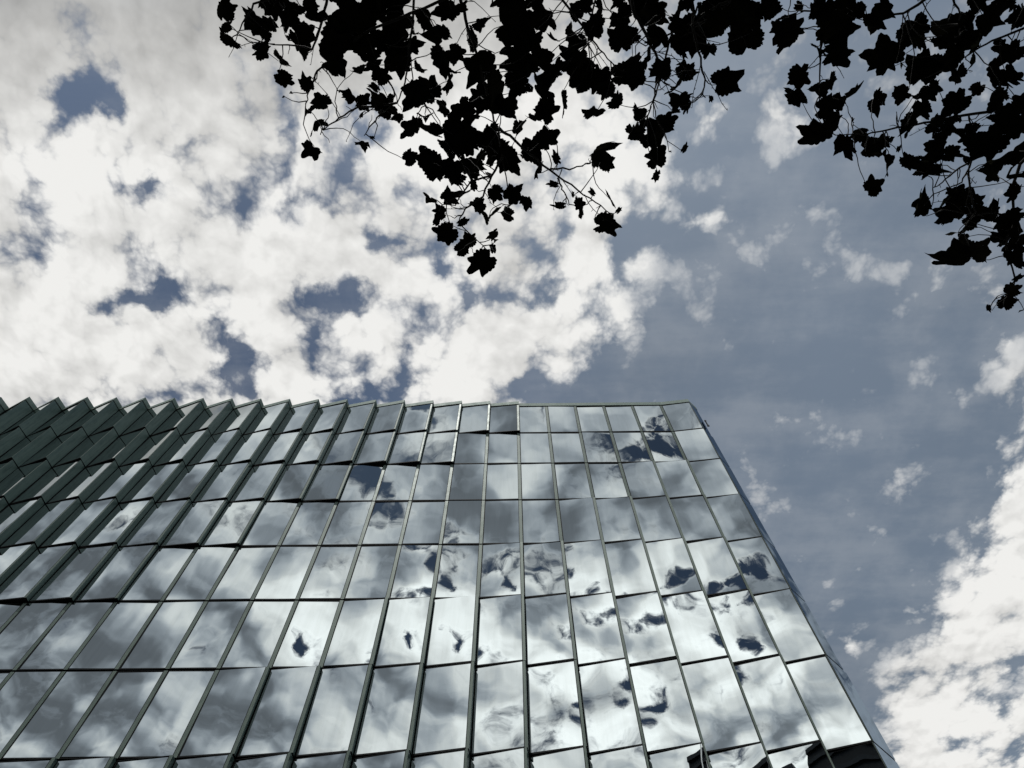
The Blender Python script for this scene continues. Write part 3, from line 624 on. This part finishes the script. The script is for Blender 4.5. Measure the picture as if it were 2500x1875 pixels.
# ------------------------------------------------------------------ plane tree overhead
LEAVES = [tuple(map(float, q.split())) for q in """-1.46 -0.32 5.56 0.053;-1.50 -0.27 5.70 0.047;-1.60 -0.20 5.98 0.072;-1.50 -0.30 6.10 0.078;-1.41 -0.25 6.04 0.060;-1.39 -0.15 5.84 0.070;-1.43 -0.11 6.31 0.060;-1.36 -0.37 6.05 0.059;-1.16 -0.32 5.67 0.070;-1.12 -0.27 5.60 0.054;-1.37 -0.23 6.33 0.032;-1.30 -0.19 6.34 0.088;-1.26 -0.25 6.29 0.068;-1.14 -0.38 6.03 0.051;-1.27 -0.01 5.80 0.050;-1.09 0.03 5.62 0.048;-1.22 0.07 5.76 0.015;-1.26 0.09 5.73 0.013;-1.19 0.15 6.29 0.071;-1.28 0.19 6.26 0.038;-1.22 0.25 6.17 0.074;-1.12 0.36 5.67 0.054;-0.95 0.06 5.74 0.021;-0.88 0.09 5.79 0.067;-0.94 0.14 6.31 0.057;-0.74 0.11 5.68 0.061;-0.92 0.20 6.18 0.028;-0.74 0.17 6.09 0.063;-0.68 0.21 5.99 0.053;-0.97 0.38 6.32 0.048;-0.79 0.31 5.76 0.019;-0.50 0.21 5.97 0.053;-0.97 -0.10 5.68 0.088;-0.93 -0.16 5.63 0.086;-0.92 -0.04 5.58 0.063;-0.98 -0.30 5.80 0.097;-0.84 -0.31 5.65 0.085;-0.89 -0.22 5.60 0.085;-0.95 -0.04 6.34 0.070;-0.82 -0.16 5.78 0.081;-0.89 -0.33 6.26 0.098;-0.78 -0.37 6.11 0.077;-0.68 -0.38 6.14 0.069;-0.81 -0.09 6.07 0.053;-0.80 -0.22 6.31 0.091;-0.80 -0.01 6.25 0.055;-0.82 0.05 6.13 0.041;-0.69 0.05 6.00 0.061;-0.64 -0.27 6.11 0.095;-0.67 -0.16 6.13 0.097;-0.62 -0.08 5.99 0.069;-0.53 -0.05 5.95 0.051;-0.50 0.08 5.67 0.089;-0.49 0.08 6.23 0.074;-0.47 -0.32 5.94 0.062;-0.40 -0.22 5.60 0.062;-0.41 -0.17 5.68 0.071;-0.40 -0.11 6.25 0.091;-0.30 -0.12 5.75 0.057;-0.33 -0.03 5.86 0.067;-0.36 0.03 6.10 0.062;-0.36 -0.37 6.24 0.080;-0.28 -0.34 5.81 0.064;-0.16 -0.27 5.86 0.057;-0.14 -0.04 5.89 0.110;-0.10 0.03 5.57 0.095;-0.16 0.11 6.25 0.102;-0.05 0.13 5.57 0.096;-0.42 0.18 6.32 0.057;-0.26 0.15 5.67 0.066;-0.22 0.19 5.68 0.058;-0.34 0.29 6.23 0.104;-0.60 0.29 6.21 0.075;-0.44 0.29 5.74 0.068;-0.62 0.45 5.99 0.050;-0.50 0.46 5.93 0.090;-0.47 0.54 6.12 0.075;-0.34 0.35 5.70 0.093;-0.26 0.37 6.21 0.104;-0.27 0.52 6.35 0.108;-0.34 0.56 6.12 0.075;-0.13 0.38 6.29 0.077;-0.12 0.31 6.30 0.067;-0.04 0.39 5.85 0.035;-0.24 0.65 6.23 0.044;-0.32 0.71 6.22 0.078;-0.05 -0.36 6.02 0.076;0.04 -0.32 5.64 0.077;0.14 -0.39 6.05 0.068;0.23 -0.33 6.28 0.090;0.02 -0.24 5.79 0.097;0.13 -0.20 6.07 0.095;-0.01 -0.16 6.27 0.082;0.07 -0.11 6.03 0.095;0.18 -0.06 5.58 0.086;0.27 -0.01 6.06 0.088;0.12 -0.04 5.75 0.049;0.03 -0.02 6.24 0.055;0.20 0.08 6.08 0.080;0.30 0.12 5.80 0.067;0.23 0.21 6.27 0.075;0.14 0.23 6.05 0.054;0.03 0.07 5.82 0.034;0.09 0.07 6.22 0.023;0.37 -0.24 6.26 0.063;0.41 -0.20 6.26 0.072;0.40 -0.08 6.26 0.101;0.42 0.04 6.08 0.080;0.45 -0.04 6.11 0.089;0.53 0.00 6.03 0.097;0.58 0.04 5.97 0.087;0.71 0.00 6.34 0.094;0.71 0.01 5.83 0.067;0.65 -0.08 5.62 0.071;0.83 -0.11 6.12 0.080;0.64 -0.19 5.95 0.076;0.71 -0.21 5.99 0.051;0.54 -0.35 6.03 0.076;0.48 -0.28 5.75 0.048;0.60 0.13 5.71 0.054;0.46 0.19 5.61 0.065;0.60 0.07 6.18 0.055;0.77 -0.37 6.28 0.098;0.82 -0.34 6.11 0.086;0.80 -0.32 5.64 0.062;0.71 -0.35 6.33 0.072;1.02 -0.36 6.21 0.079;1.05 -0.31 5.96 0.100;0.86 -0.25 5.55 0.068;1.16 -0.24 6.23 0.098;1.20 -0.32 6.05 0.102;1.17 -0.14 6.05 0.052;1.17 -0.30 5.56 0.091;1.40 -0.20 6.14 0.097;1.28 -0.19 5.58 0.054;1.26 -0.25 5.93 0.084;1.36 -0.32 5.67 0.070;0.94 -0.16 5.84 0.058;1.08 -0.08 6.26 0.082;1.07 -0.01 6.15 0.072;1.05 0.06 6.20 0.078;0.97 0.13 5.79 0.067;1.03 0.16 5.86 0.039;1.00 0.20 6.03 0.036;0.84 0.04 5.58 0.032;1.23 0.03 5.88 0.085;1.29 0.13 6.33 0.024;0.82 0.24 6.15 0.074;0.94 0.29 6.24 0.085;0.89 0.25 5.79 0.060;0.77 0.32 6.10 0.060;0.89 0.38 6.18 0.075;0.92 0.48 6.11 0.066;0.89 0.55 5.90 0.040;0.99 0.38 5.69 0.029;0.88 0.38 5.56 0.012;0.06 0.31 6.26 0.071;0.15 0.42 6.30 0.092;0.20 0.33 5.77 0.064;0.11 0.46 6.15 0.057;0.28 0.45 5.88 0.040;0.17 0.54 6.05 0.065;0.56 0.44 6.22 0.100;0.56 0.47 5.81 0.061;0.28 0.62 6.05 0.042;0.37 0.64 5.75 0.018;0.31 0.74 5.96 0.042;0.40 0.67 5.57 0.055;0.42 0.75 5.76 0.040;0.49 0.63 5.78 0.031;0.67 0.75 6.28 0.079;0.63 0.72 5.66 0.024;0.62 0.90 6.16 0.088;-0.46 0.63 5.62 0.048;-0.48 0.84 6.34 0.057;-0.44 0.78 5.68 0.043;-0.37 0.83 5.62 0.067;-0.29 0.79 5.72 0.043;-0.29 1.04 6.30 0.072;-0.33 1.04 6.09 0.048;-0.18 0.84 6.26 0.084;-0.19 0.73 5.95 0.058;-0.09 0.60 5.64 0.057;0.01 0.65 5.82 0.056;0.10 0.70 5.91 0.055;-0.02 0.86 6.34 0.060;-0.10 0.85 5.68 0.046;-0.09 0.90 5.75 0.038;-0.12 1.07 6.22 0.042;-0.16 1.01 5.64 0.093;-0.14 0.59 6.33 0.024;-0.33 0.56 5.79 0.037;1.59 -0.30 6.00 0.068;1.64 -0.21 6.08 0.095;1.65 -0.27 6.28 0.054;1.58 -0.32 5.61 0.038;1.73 -0.37 6.23 0.044;1.70 -0.27 5.69 0.086;1.92 -0.24 6.12 0.096;1.64 -0.18 5.57 0.062;2.00 -0.35 6.16 0.070;1.88 -0.29 5.69 0.086;1.95 -0.27 5.71 0.063;1.92 -0.31 5.58 0.061;1.81 -0.10 5.81 0.074;1.64 0.00 5.81 0.075;1.85 0.13 6.34 0.076;1.85 0.08 6.04 0.062;1.82 0.04 5.84 0.067;2.11 0.16 6.34 0.057;1.89 0.11 5.69 0.066;1.77 0.17 5.72 0.066;2.11 0.24 6.31 0.048;2.35 0.16 6.31 0.076;2.25 -0.08 6.10 0.110;2.46 -0.08 6.33 0.056;2.12 0.10 5.60 0.052;2.48 -0.25 6.27 0.099;2.40 -0.19 6.11 0.053;2.47 -0.02 6.08 0.097;2.61 -0.04 6.22 0.064;2.28 0.08 5.63 0.064;2.26 0.12 5.71 0.033;2.28 0.17 5.66 0.049;2.39 0.27 5.93 0.071;2.55 0.24 5.99 0.044;2.32 0.23 5.98 0.031;2.58 0.15 5.84 0.068;2.79 0.26 6.14 0.037;2.71 -0.20 6.22 0.134;2.74 -0.25 6.16 0.106;2.47 -0.26 5.58 0.061;2.40 -0.08 5.67 0.064;2.55 -0.05 5.73 0.065;2.48 0.01 5.74 0.049;2.80 -0.34 6.01 0.084;2.67 -0.34 5.71 0.047;2.91 -0.01 6.05 0.097;2.81 -0.11 5.83 0.066;2.84 0.01 5.84 0.076;3.04 0.09 6.12 0.054;2.97 0.09 6.31 0.047;2.72 0.15 5.70 0.074;2.88 0.24 5.83 0.077;3.32 0.32 6.34 0.087;1.76 0.30 5.72 0.101;1.75 0.26 5.57 0.065;1.91 0.36 5.70 0.068;2.17 0.28 6.21 0.037;2.20 0.34 6.14 0.051;2.36 0.44 6.30 0.078;2.23 0.37 5.95 0.054;2.11 0.45 5.58 0.075;2.21 0.35 5.79 0.026;2.28 0.47 6.13 0.056;2.38 0.47 5.86 0.066;2.20 0.39 5.66 0.025;2.54 0.41 5.85 0.083;2.57 0.49 5.92 0.072;2.60 0.44 5.83 0.053;2.80 0.40 5.91 0.089;2.72 0.35 5.66 0.092;2.73 0.44 5.57 0.107;3.12 0.59 6.18 0.086;3.20 0.46 6.14 0.103;3.10 0.66 5.88 0.063;2.08 0.60 5.64 0.055;2.51 0.71 5.79 0.076;2.61 0.82 6.00 0.033;2.93 0.77 6.27 0.079;2.85 0.76 5.94 0.102;3.20 0.88 6.33 0.071;3.06 0.80 5.97 0.075;2.97 0.78 5.69 0.097;2.91 0.94 6.04 0.077;2.94 0.99 6.03 0.058;3.21 0.97 6.03 0.087;3.37 1.05 6.13 0.109;2.87 0.54 5.57 0.067;3.00 0.18 5.90 0.069;3.07 1.16 6.19 0.121;2.82 0.98 5.66 0.074;2.98 0.97 5.58 0.059;3.03 0.85 5.70 0.060;3.17 1.09 5.78 0.042;3.28 1.22 5.90 0.043;3.19 1.27 5.80 0.053;3.37 1.43 6.06 0.061;2.99 1.34 5.69 0.031;3.32 1.41 5.83 0.022;-0.76 -0.42 6.09 0.056;-0.99 -0.43 5.99 0.055;-0.86 -0.32 6.32 0.054;-1.01 -0.44 6.30 0.051;0.96 -0.36 5.76 0.049;0.46 -0.23 5.82 0.071;1.26 -0.40 5.98 0.063;0.62 -0.30 5.99 0.047;-0.01 -0.40 5.84 0.073;1.30 -0.30 6.24 0.054;1.28 -0.26 5.71 0.070;0.38 -0.32 5.93 0.045;-0.50 -0.21 5.65 0.038;-1.43 -0.30 6.26 0.054;-0.87 -0.28 6.03 0.051;-0.41 -0.26 6.34 0.057;0.24 -0.18 5.66 0.041;-1.33 -0.40 6.12 0.071;0.44 -0.37 6.03 0.053;0.75 -0.16 5.59 0.037;-0.62 -0.19 6.21 0.075;-0.22 -0.20 6.25 0.069;0.98 -0.32 5.61 0.043;-0.10 -0.43 6.30 0.058;1.59 -0.35 6.18 0.041;-1.35 -0.41 6.03 0.071;-1.29 -0.43 5.99 0.046;0.59 -0.37 5.76 0.039;1.09 -0.25 5.60 0.064;1.76 -0.14 5.93 0.059;1.51 -0.33 6.24 0.043;1.66 -0.33 5.72 0.070;2.56 -0.27 5.93 0.040;1.36 -0.17 5.78 0.044;1.09 -0.16 6.10 0.064;3.13 -0.32 6.32 0.081;2.41 -0.20 6.26 0.074;1.82 -0.38 5.78 0.045;2.65 -0.15 5.88 0.075;1.46 -0.21 5.55 0.065;2.25 -0.22 5.97 0.050;2.98 -0.15 6.23 0.046;3.04 -0.24 6.23 0.045;2.25 -0.14 5.61 0.045;2.60 -0.38 5.90 0.069;2.32 -0.15 5.61 0.057;2.94 0.21 5.89 0.068;2.99 0.87 6.28 0.084;2.68 0.46 5.78 0.042;2.68 0.57 6.23 0.068;3.33 0.60 6.31 0.053;2.94 0.73 6.20 0.070;2.42 0.71 5.71 0.075;2.74 0.53 6.28 0.063;3.17 0.32 6.29 0.055;3.17 0.95 6.35 0.053;2.35 0.51 5.56 0.073;2.62 0.09 5.55 0.070;2.47 0.28 5.78 0.074;2.83 0.72 5.96 0.051;2.73 0.32 5.89 0.064;-0.32 0.46 5.62 0.058;-0.12 0.47 6.06 0.047;-0.40 0.70 6.08 0.061;-0.10 0.79 6.05 0.073;-0.01 0.45 5.96 0.081;-0.18 0.44 5.99 0.049;-0.09 0.40 6.10 0.072;0.14 -0.26 5.60 0.041;0.85 -0.24 5.90 0.074;0.38 -0.10 5.66 0.050;0.62 -0.25 5.63 0.051;1.04 -0.25 6.16 0.068;0.04 0.03 5.81 0.072;0.85 -0.02 5.82 0.077;0.18 -0.10 5.77 0.057;1.04 -0.27 6.02 0.066;0.68 -0.04 5.64 0.061;-0.69 -0.19 6.06 0.079;-0.89 -0.08 5.61 0.070""".split(';')]
BRANCH = [[tuple(map(float, p.split())) for p in b.split(';')] for b in """-0.275 -0.507 5.900;-0.273 -0.393 5.939;-0.245 -0.299 5.949;-0.212 -0.201 5.921;-0.183 -0.110 5.878;-0.137 0.056 5.851;-0.101 0.194 5.861;-0.065 0.302 5.901;-0.050 0.433 5.940;-0.015 0.608 5.948;0.002 0.723 5.921|-0.525 -0.523 6.017;-0.538 -0.403 6.022;-0.561 -0.215 5.991;-0.590 -0.044 5.948;-0.616 0.057 5.925;-0.659 0.130 5.939;-0.758 0.187 5.980|-0.270 -0.424 5.846;-0.385 -0.373 5.813;-0.611 -0.290 5.770;-0.813 -0.212 5.751;-1.064 -0.038 5.769;-1.112 0.022 5.811;-1.158 0.091 5.846;-1.175 0.145 5.846|-0.663 0.131 5.965;-0.779 0.155 5.923;-0.876 0.145 5.908;-0.978 0.199 5.930;-1.073 0.246 5.973;-1.132 0.284 6.005;-1.149 0.310 6.001|-0.741 0.183 5.884;-0.788 0.227 5.873;-0.830 0.264 5.899;-0.872 0.312 5.943|-0.062 0.270 5.765;0.001 0.313 5.794;0.157 0.448 5.837;0.282 0.546 5.862;0.409 0.624 5.849;0.514 0.694 5.809;0.601 0.754 5.771|0.251 0.517 5.980;0.366 0.528 6.023;0.447 0.509 6.044;0.513 0.486 6.028|0.289 0.555 5.895;0.312 0.613 5.912;0.331 0.647 5.891;0.357 0.711 5.848|0.277 -0.445 5.906;0.299 -0.384 5.882;0.389 -0.265 5.838;0.461 -0.182 5.809;0.531 -0.109 5.815;0.596 -0.057 5.853|0.498 -0.475 6.017;0.487 -0.391 5.973;0.461 -0.279 5.947;0.453 -0.168 5.958|0.643 -0.411 5.788;0.684 -0.293 5.766;0.730 -0.237 5.781;0.777 -0.160 5.822;0.835 -0.095 5.858;0.879 -0.023 5.862;0.854 0.010 5.831;0.827 0.037 5.787;0.811 0.128 5.766;0.835 0.215 5.781|1.248 -0.405 5.867;1.212 -0.377 5.886;1.153 -0.346 5.928;1.060 -0.284 5.962;0.931 -0.223 5.961;0.830 -0.181 5.927;0.771 -0.154 5.885|0.926 -0.222 5.936;0.909 -0.140 5.979;0.905 -0.048 6.010;0.879 0.070 6.005;0.841 0.166 5.968;0.813 0.220 5.927|1.006 -0.255 5.821;1.057 -0.128 5.849;1.099 -0.022 5.840;1.104 0.040 5.801;1.084 0.098 5.761;1.099 0.113 5.751|3.225 0.130 6.020;3.079 0.162 6.007;2.859 0.207 5.966;2.600 0.244 5.929;2.452 0.267 5.923;2.258 0.313 5.953;2.157 0.332 5.997;1.990 0.339 6.020|3.041 -0.267 5.938;2.886 -0.227 5.896;2.704 -0.165 5.861;2.618 -0.116 5.860;2.560 -0.061 5.893|2.332 -0.400 5.807;2.229 -0.360 5.775;2.127 -0.297 5.778;2.032 -0.294 5.814;1.963 -0.270 5.856|2.452 -0.433 5.950;2.485 -0.374 5.958;2.566 -0.310 5.996;2.612 -0.193 6.036|1.686 -0.444 5.809;1.709 -0.370 5.849;1.761 -0.155 5.888;1.776 -0.040 5.895;1.786 0.115 5.866|2.872 0.246 5.880;2.830 0.361 5.916;2.801 0.462 5.919;2.768 0.546 5.886;2.719 0.600 5.844;2.636 0.632 5.822;2.565 0.667 5.839|2.876 0.492 6.036;2.779 0.564 6.035;2.699 0.621 6.000;2.628 0.646 5.958|2.751 0.546 5.850;2.784 0.673 5.812;2.802 0.770 5.772;2.745 0.865 5.758|2.721 0.233 5.932;2.729 0.290 5.893;2.757 0.342 5.884|3.209 0.341 5.906;3.083 0.503 5.901;3.105 0.676 5.932;3.209 0.861 5.975;3.211 1.024 5.998;3.331 1.239 5.984;3.299 1.316 5.942;3.178 1.354 5.906|3.054 0.818 5.757;2.940 0.775 5.791;2.847 0.794 5.833;2.649 0.763 5.852|-0.496 0.155 5.975;-0.567 0.043 6.016;-0.575 -0.089 6.031|-0.050 0.432 5.927;-0.114 0.552 5.938;-0.167 0.670 5.912;-0.280 0.736 5.868;-0.319 0.818 5.841;-0.172 0.960 5.849|-0.113 0.545 5.881;-0.236 0.564 5.851;-0.337 0.701 5.808;-0.409 0.696 5.784|-1.248 -0.448 6.014;-1.428 -0.385 5.971;-1.479 -0.313 5.950;-1.550 -0.232 5.967|-0.971 -0.406 5.800;-1.001 -0.307 5.784;-1.082 -0.150 5.805;-1.238 -0.173 5.848;-1.361 -0.185 5.880""".split('|')]

def m_leaf():
    m, t, out = material('plane_leaf')
    tc = t.n.new('ShaderNodeTexCoord'); P = tc.outputs['Object']
    at = t.n.new('ShaderNodeAttribute'); at.attribute_name = 'leaf'
    s = t.sep(at.outputs['Vector'])          # x: wear of this leaf, y: tone
    n = t.noise(P, 34., 4., .6)
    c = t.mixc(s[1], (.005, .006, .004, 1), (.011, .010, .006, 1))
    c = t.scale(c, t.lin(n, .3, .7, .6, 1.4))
    b = t.n.new('ShaderNodeBsdfPrincipled'); t.l.new(c, b.inputs['Base Color']); b.inputs['Roughness'].default_value = .65
    b.inputs['Specular IOR Level'].default_value = 0.; b.inputs['Roughness'].default_value = 1.
    # insect holes
    hn = t.noise(P, 78., 5., .75); hb = t.noise(P, 11., 3., .6)
    thr = t.add(t.lin(s[0], .30, 1., .12, .30), t.mul(t.sub(hb, .52), .55))
    hole = t.math('LESS_THAN', hn, thr)
    tr = t.n.new('ShaderNodeBsdfTransparent')
    mx = t.n.new('ShaderNodeMixShader'); t.l.new(hole, mx.inputs[0]); t.l.new(b.outputs[0], mx.inputs[1]); t.l.new(tr.outputs[0], mx.inputs[2])
    t.l.new(mx.outputs[0], out.inputs[0])
    return m
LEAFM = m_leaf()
BARK = m_plain('plane_bark', (.020, .018, .015), .8, 0., .2, .4, 9.)

LOBES = [(90, 1.05, 15), (38, .95, 15), (142, .95, 15), (-12, .70, 15), (192, .70, 15)]
def leaf_outline(rnd, n=54):
    """palmate leaf: five pointed lobes with coarse teeth; the stalk is at (0, -0.35)"""
    pts = []
    ph = rnd.uniform(0, 6.28); lob = [(a + rnd.uniform(-7, 7), l * rnd.uniform(.82, 1.12), w * rnd.uniform(.8, 1.15)) for a, l, w in LOBES]
    for i in range(n):
        a = 360. * i / n - 90
        aa = ((a + 90) % 360) - 90
        rr = .63
        for la, ll, w in lob:
            d = abs((aa - la + 180) % 360 - 180)
            rr = max(rr, ll * (1 - min(1, d / (w * 1.9)) ** .88 * .42))
        back = abs(((aa + 90) + 180) % 360 - 180)
        if back < 24: rr *= .55 + .45 * back / 24
        if i % 3 == 1: rr *= rnd.uniform(.90, .97)
        else: rr *= rnd.uniform(.97, 1.05)
        pts.append((rr * math.cos(R(a)), rr * math.sin(R(a))))
    # a bite or two
    for q in range(rnd.choice((0, 0, 1, 1, 2))):
        c = rnd.randrange(n); wd = rnd.randint(1, 3); k = rnd.uniform(.5, .8)
        for j in range(-wd, wd + 1):
            x, y = pts[(c + j) % n]; f = k + (1 - k) * abs(j) / (wd + 1); pts[(c + j) % n] = (x * f, y * f)
    return pts
class LeafMesh:
    def __init__(s): s.v, s.f, s.a = [], [], []
    def add(s, pos, rad, rnd, small=False):
        pts = leaf_outline(rnd)
        if small: pts = [(x * .62, y * 1.05) for x, y in pts]
        n = len(pts)
        curl = rnd.uniform(-.9, .9); fold = rnd.uniform(0., .85); twist = rnd.uniform(-.5, .5); dr = rnd.uniform(-.2, .5)
        # leaves hang: blade tilts down from the stalk
        rot = Matrix.Rotation(rnd.uniform(0, 6.283), 3, 'Z') @ Matrix.Rotation(rnd.gauss(0, .62), 3, 'X') @ Matrix.Rotation(rnd.gauss(0, .58), 3, 'Y')
        wear = rnd.random() ** 1.6; tone = rnd.random()
        o = len(s.v)
        def put(x, y):
            z = fold * abs(x) * .6 + curl * y * y * .5 - dr * (x * x + y * y) * .35 + twist * x * y * .6 + .05 * math.sin(9 * x + 4 * y + tone * 9)
            p = rot @ Vector((x, y, z)) * rad
            s.v.append((pos[0] + p.x, pos[1] + p.y, pos[2] + p.z)); s.a.append((wear, tone, 0.))
        put(0, -.1)
        for f in (.36, .7, 1.):
            for x, y in pts: put(x * f, y * f - .1 * (1 - f))
        for i in range(n): s.f.append((o, o + 1 + i, o + 1 + (i + 1) % n))
        for q in range(2):
            for i in range(n):
                a = o + 1 + q * n; b = a + n; j = (i + 1) % n
                s.f.append((a + i, b + i, b + j, a + j))
        base = rot @ Vector((0, -.36, 0)) * rad
        return Vector(pos) + base
tree = empty('plane_tree', (2.2, -4.6, 0))
tag(tree, 'dark plane tree branches with ragged lobed leaves overhanging from above', 'tree')
def tpart(name, me, mats):
    o = link(name, me, tree, mats); o.matrix_parent_inverse = Matrix.Translation(-tree.location); return o
LIMBS = [[(2.2, -4.6, 4.2), (1.6, -3.4, 5.6), (.6, -2.2, 6.2), (-.2, -1.3, 6.15), (.0, -.75, 6.0)],
         [(2.2, -4.6, 4.4), (3.0, -3.2, 5.8), (3.6, -1.6, 6.3), (3.9, -.2, 6.15), (3.75, .9, 6.0)],
         [(2.2, -4.6, 4.6), (1.4, -5.6, 7.5), (.4, -6.6, 9.6)], [(2.2, -4.6, 4.6), (3.4, -5.4, 7.2), (4.8, -6.0, 9.0)]]
def catmull(P, n=7):
    P = [Vector(p) for p in P]; P = [P[0] * 2 - P[1]] + P + [P[-1] * 2 - P[-2]]
    out = []
    for i in range(1, len(P) - 2):
        for q in range(n):
            f = q / n
            out.append(.5 * ((2 * P[i]) + (P[i + 1] - P[i - 1]) * f + (2 * P[i - 1] - 5 * P[i] + 4 * P[i + 1] - P[i + 2]) * f * f
                             + (3 * P[i] - P[i - 1] - 3 * P[i + 1] + P[i + 2]) * f ** 3))
    return out + [P[-2]]
LIMBS = [catmull(l) for l in LIMBS]
def outside(b):
    s_ = project(b)
    return s_ is None or not (0 < s_[0] < 1 and 0 < s_[1] < .75)
for b in BRANCH:                                   # a branch that enters the picture from outside starts on a limb
    if outside(b[0]):
        p = Vector(b[0])
        a = min((q for L_ in LIMBS for q in L_[len(L_) // 2:]), key=lambda q: (q - p).length)
        mid = a.lerp(p, .55) + Vector((0, 0, .05))
        b[:0] = [tuple(a), tuple(mid)]
lm = LeafMesh(); tw = MB(); rnd = random.Random(5)
segs = []
for b in BRANCH:
    for i in range(len(b) - 1): segs.append((Vector(b[i]), Vector(b[i + 1])))
def nearest(p):
    best = None
    for a, c in segs:
        ab = c - a; tt = max(0, min(1, (p - a).dot(ab) / max(1e-9, ab.length_squared)))
        q = a + ab * tt; d = (q - p).length
        if best is None or d < best[0]: best = (d, q)
    return best
def twig(a, b, r=.0036, r2=.0017):
    d = b - a; n = max(3, int(d.length / .05))
    off = d.cross(Vector((0, .2, 1)))
    if off.length > 1e-6: off.normalize()
    k = rnd.uniform(-.14, .14) * d.length
    pts = []
    for i in range(n + 1):
        f = i / n
        pts.append(a + d * f + off * (k * math.sin(math.pi * f)) + Vector((rnd.uniform(-1, 1), rnd.uniform(-1, 1), rnd.uniform(-1, 1))) * (.006 if 0 < i < n else 0))
    tw.tube(pts, r, r2, 5)
    return pts
for (x, y, z, rad) in LEAVES:
    p = Vector((x, y, z))
    base = lm.add(p, rad * rnd.uniform(1.25, 1.6), rnd, small=rad < .045)
    d, q = nearest(base)
    twig(q, base)
# short spurs and buds along the branches
for b in BRANCH:
    for i in range(len(b) - 1):
        a, c = Vector(b[i]), Vector(b[i + 1])
        for s_ in range(max(1, int((c - a).length / .11))):
            p = a.lerp(c, rnd.random()); dd = (c - a).normalized()
            sv = (dd * rnd.uniform(.2, 1) + Vector((rnd.uniform(-1, 1), rnd.uniform(-1, 1), rnd.uniform(-.5, .5)))).normalized()
            l = rnd.choice((.03, .05, .08, .16, .26))
            pts = twig(p, p + sv * l, .0026, .0015)
            if l > .1:
                for pp in pts[1:]:
                    tw.tube([pp, pp + Vector((rnd.uniform(-1, 1), rnd.uniform(-1, 1), 0)) * .014], .0022, .001, 4)
# the rest of the crown: leafy sprays on the limbs above and behind the camera
cnt = 0; SPRAYS = []
while cnt < 70:
    L_ = rnd.choice(LIMBS); i = rnd.randrange(len(L_) // 3, len(L_) - 1)
    p = Vector(L_[i])
    dd = Vector((rnd.gauss(0, 1), rnd.gauss(0, 1), rnd.gauss(.15, .5))).normalized() * rnd.uniform(.5, 1.3)
    pts = [p + dd * (q / 6) + Vector((rnd.gauss(0, 1), rnd.gauss(0, 1), rnd.gauss(0, 1))) * .02 * min(q, 3) - Vector((0, 0, .10)) * (q / 6) ** 2 for q in range(7)]
    bad = False
    for q in pts[1:] + [pts[-1] + dd * .3]:
        s_ = project(q)
        if s_ and -.09 < s_[0] < 1.09 and -.11 < s_[1] < .85: bad = True
    if bad or min(q.z for q in pts) < 3.4: continue
    SPRAYS.append(pts); cnt += 1
    for q in pts[2:]:
        for m in range(2):
            lp = q + Vector((rnd.gauss(0, 1), rnd.gauss(0, 1), rnd.gauss(-.4, .6))) * .10
            base = lm.add(lp, rnd.uniform(.07, .11), rnd)
            twig(q, base)
me = bpy.data.meshes.new('crown'); me.from_pydata(lm.v, [], lm.f)
me.polygons.foreach_set('use_smooth', [True] * len(me.polygons))
at = me.attributes.new('leaf', 'FLOAT_VECTOR', 'POINT'); at.data.foreach_set('vector', [c for a in lm.a for c in a])
me.update()
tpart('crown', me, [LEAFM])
# trunk, limbs and the branches that reach into the picture
tk = MB(); tk.tube([(2.25, -4.7, -.05), (2.2, -4.6, .5), (2.2, -4.6, 2.5), (2.2, -4.6, 4.7)], .36, .22, 16)
tpart('trunk', tk.mesh('trunk'), [BARK])
for L_ in LIMBS:
    b = MB(); b.tube(L_, .12, .022, 10); tpart('limb', b.mesh('limb'), [BARK])
for pts in SPRAYS: tw.tube(pts, .011, .003, 6)
for b in BRANCH:
    m_ = MB(); ln = sum((Vector(b[i + 1]) - Vector(b[i])).length for i in range(len(b) - 1))
    r_ = min(.0145, .005 + .0045 * ln)
    pts = []
    for i in range(len(b) - 1):
        for q in range(3):
            pts.append(Vector(b[i]).lerp(Vector(b[i + 1]), q / 3) + Vector((rnd.gauss(0, 1), rnd.gauss(0, 1), rnd.gauss(0, 1))) * .003)
    pts.append(Vector(b[-1]))
    m_.tube(pts, r_, .0028, 6)
    tpart('branch', m_.mesh('branch'), [BARK])

tpart('twigs', tw.mesh('twigs'), [BARK])

# ------------------------------------------------------------------ render settings
sc.render.engine = 'CYCLES'
sc.cycles.use_denoising = True
sc.cycles.max_bounces = 8; sc.cycles.glossy_bounces = 5; sc.cycles.transparent_max_bounces = 24
sc.cycles.caustics_reflective = False; sc.cycles.caustics_refractive = False
sc.view_settings.view_transform = 'Standard'; sc.view_settings.look = 'None'; sc.view_settings.exposure = 0; sc.view_settings.gamma = 1
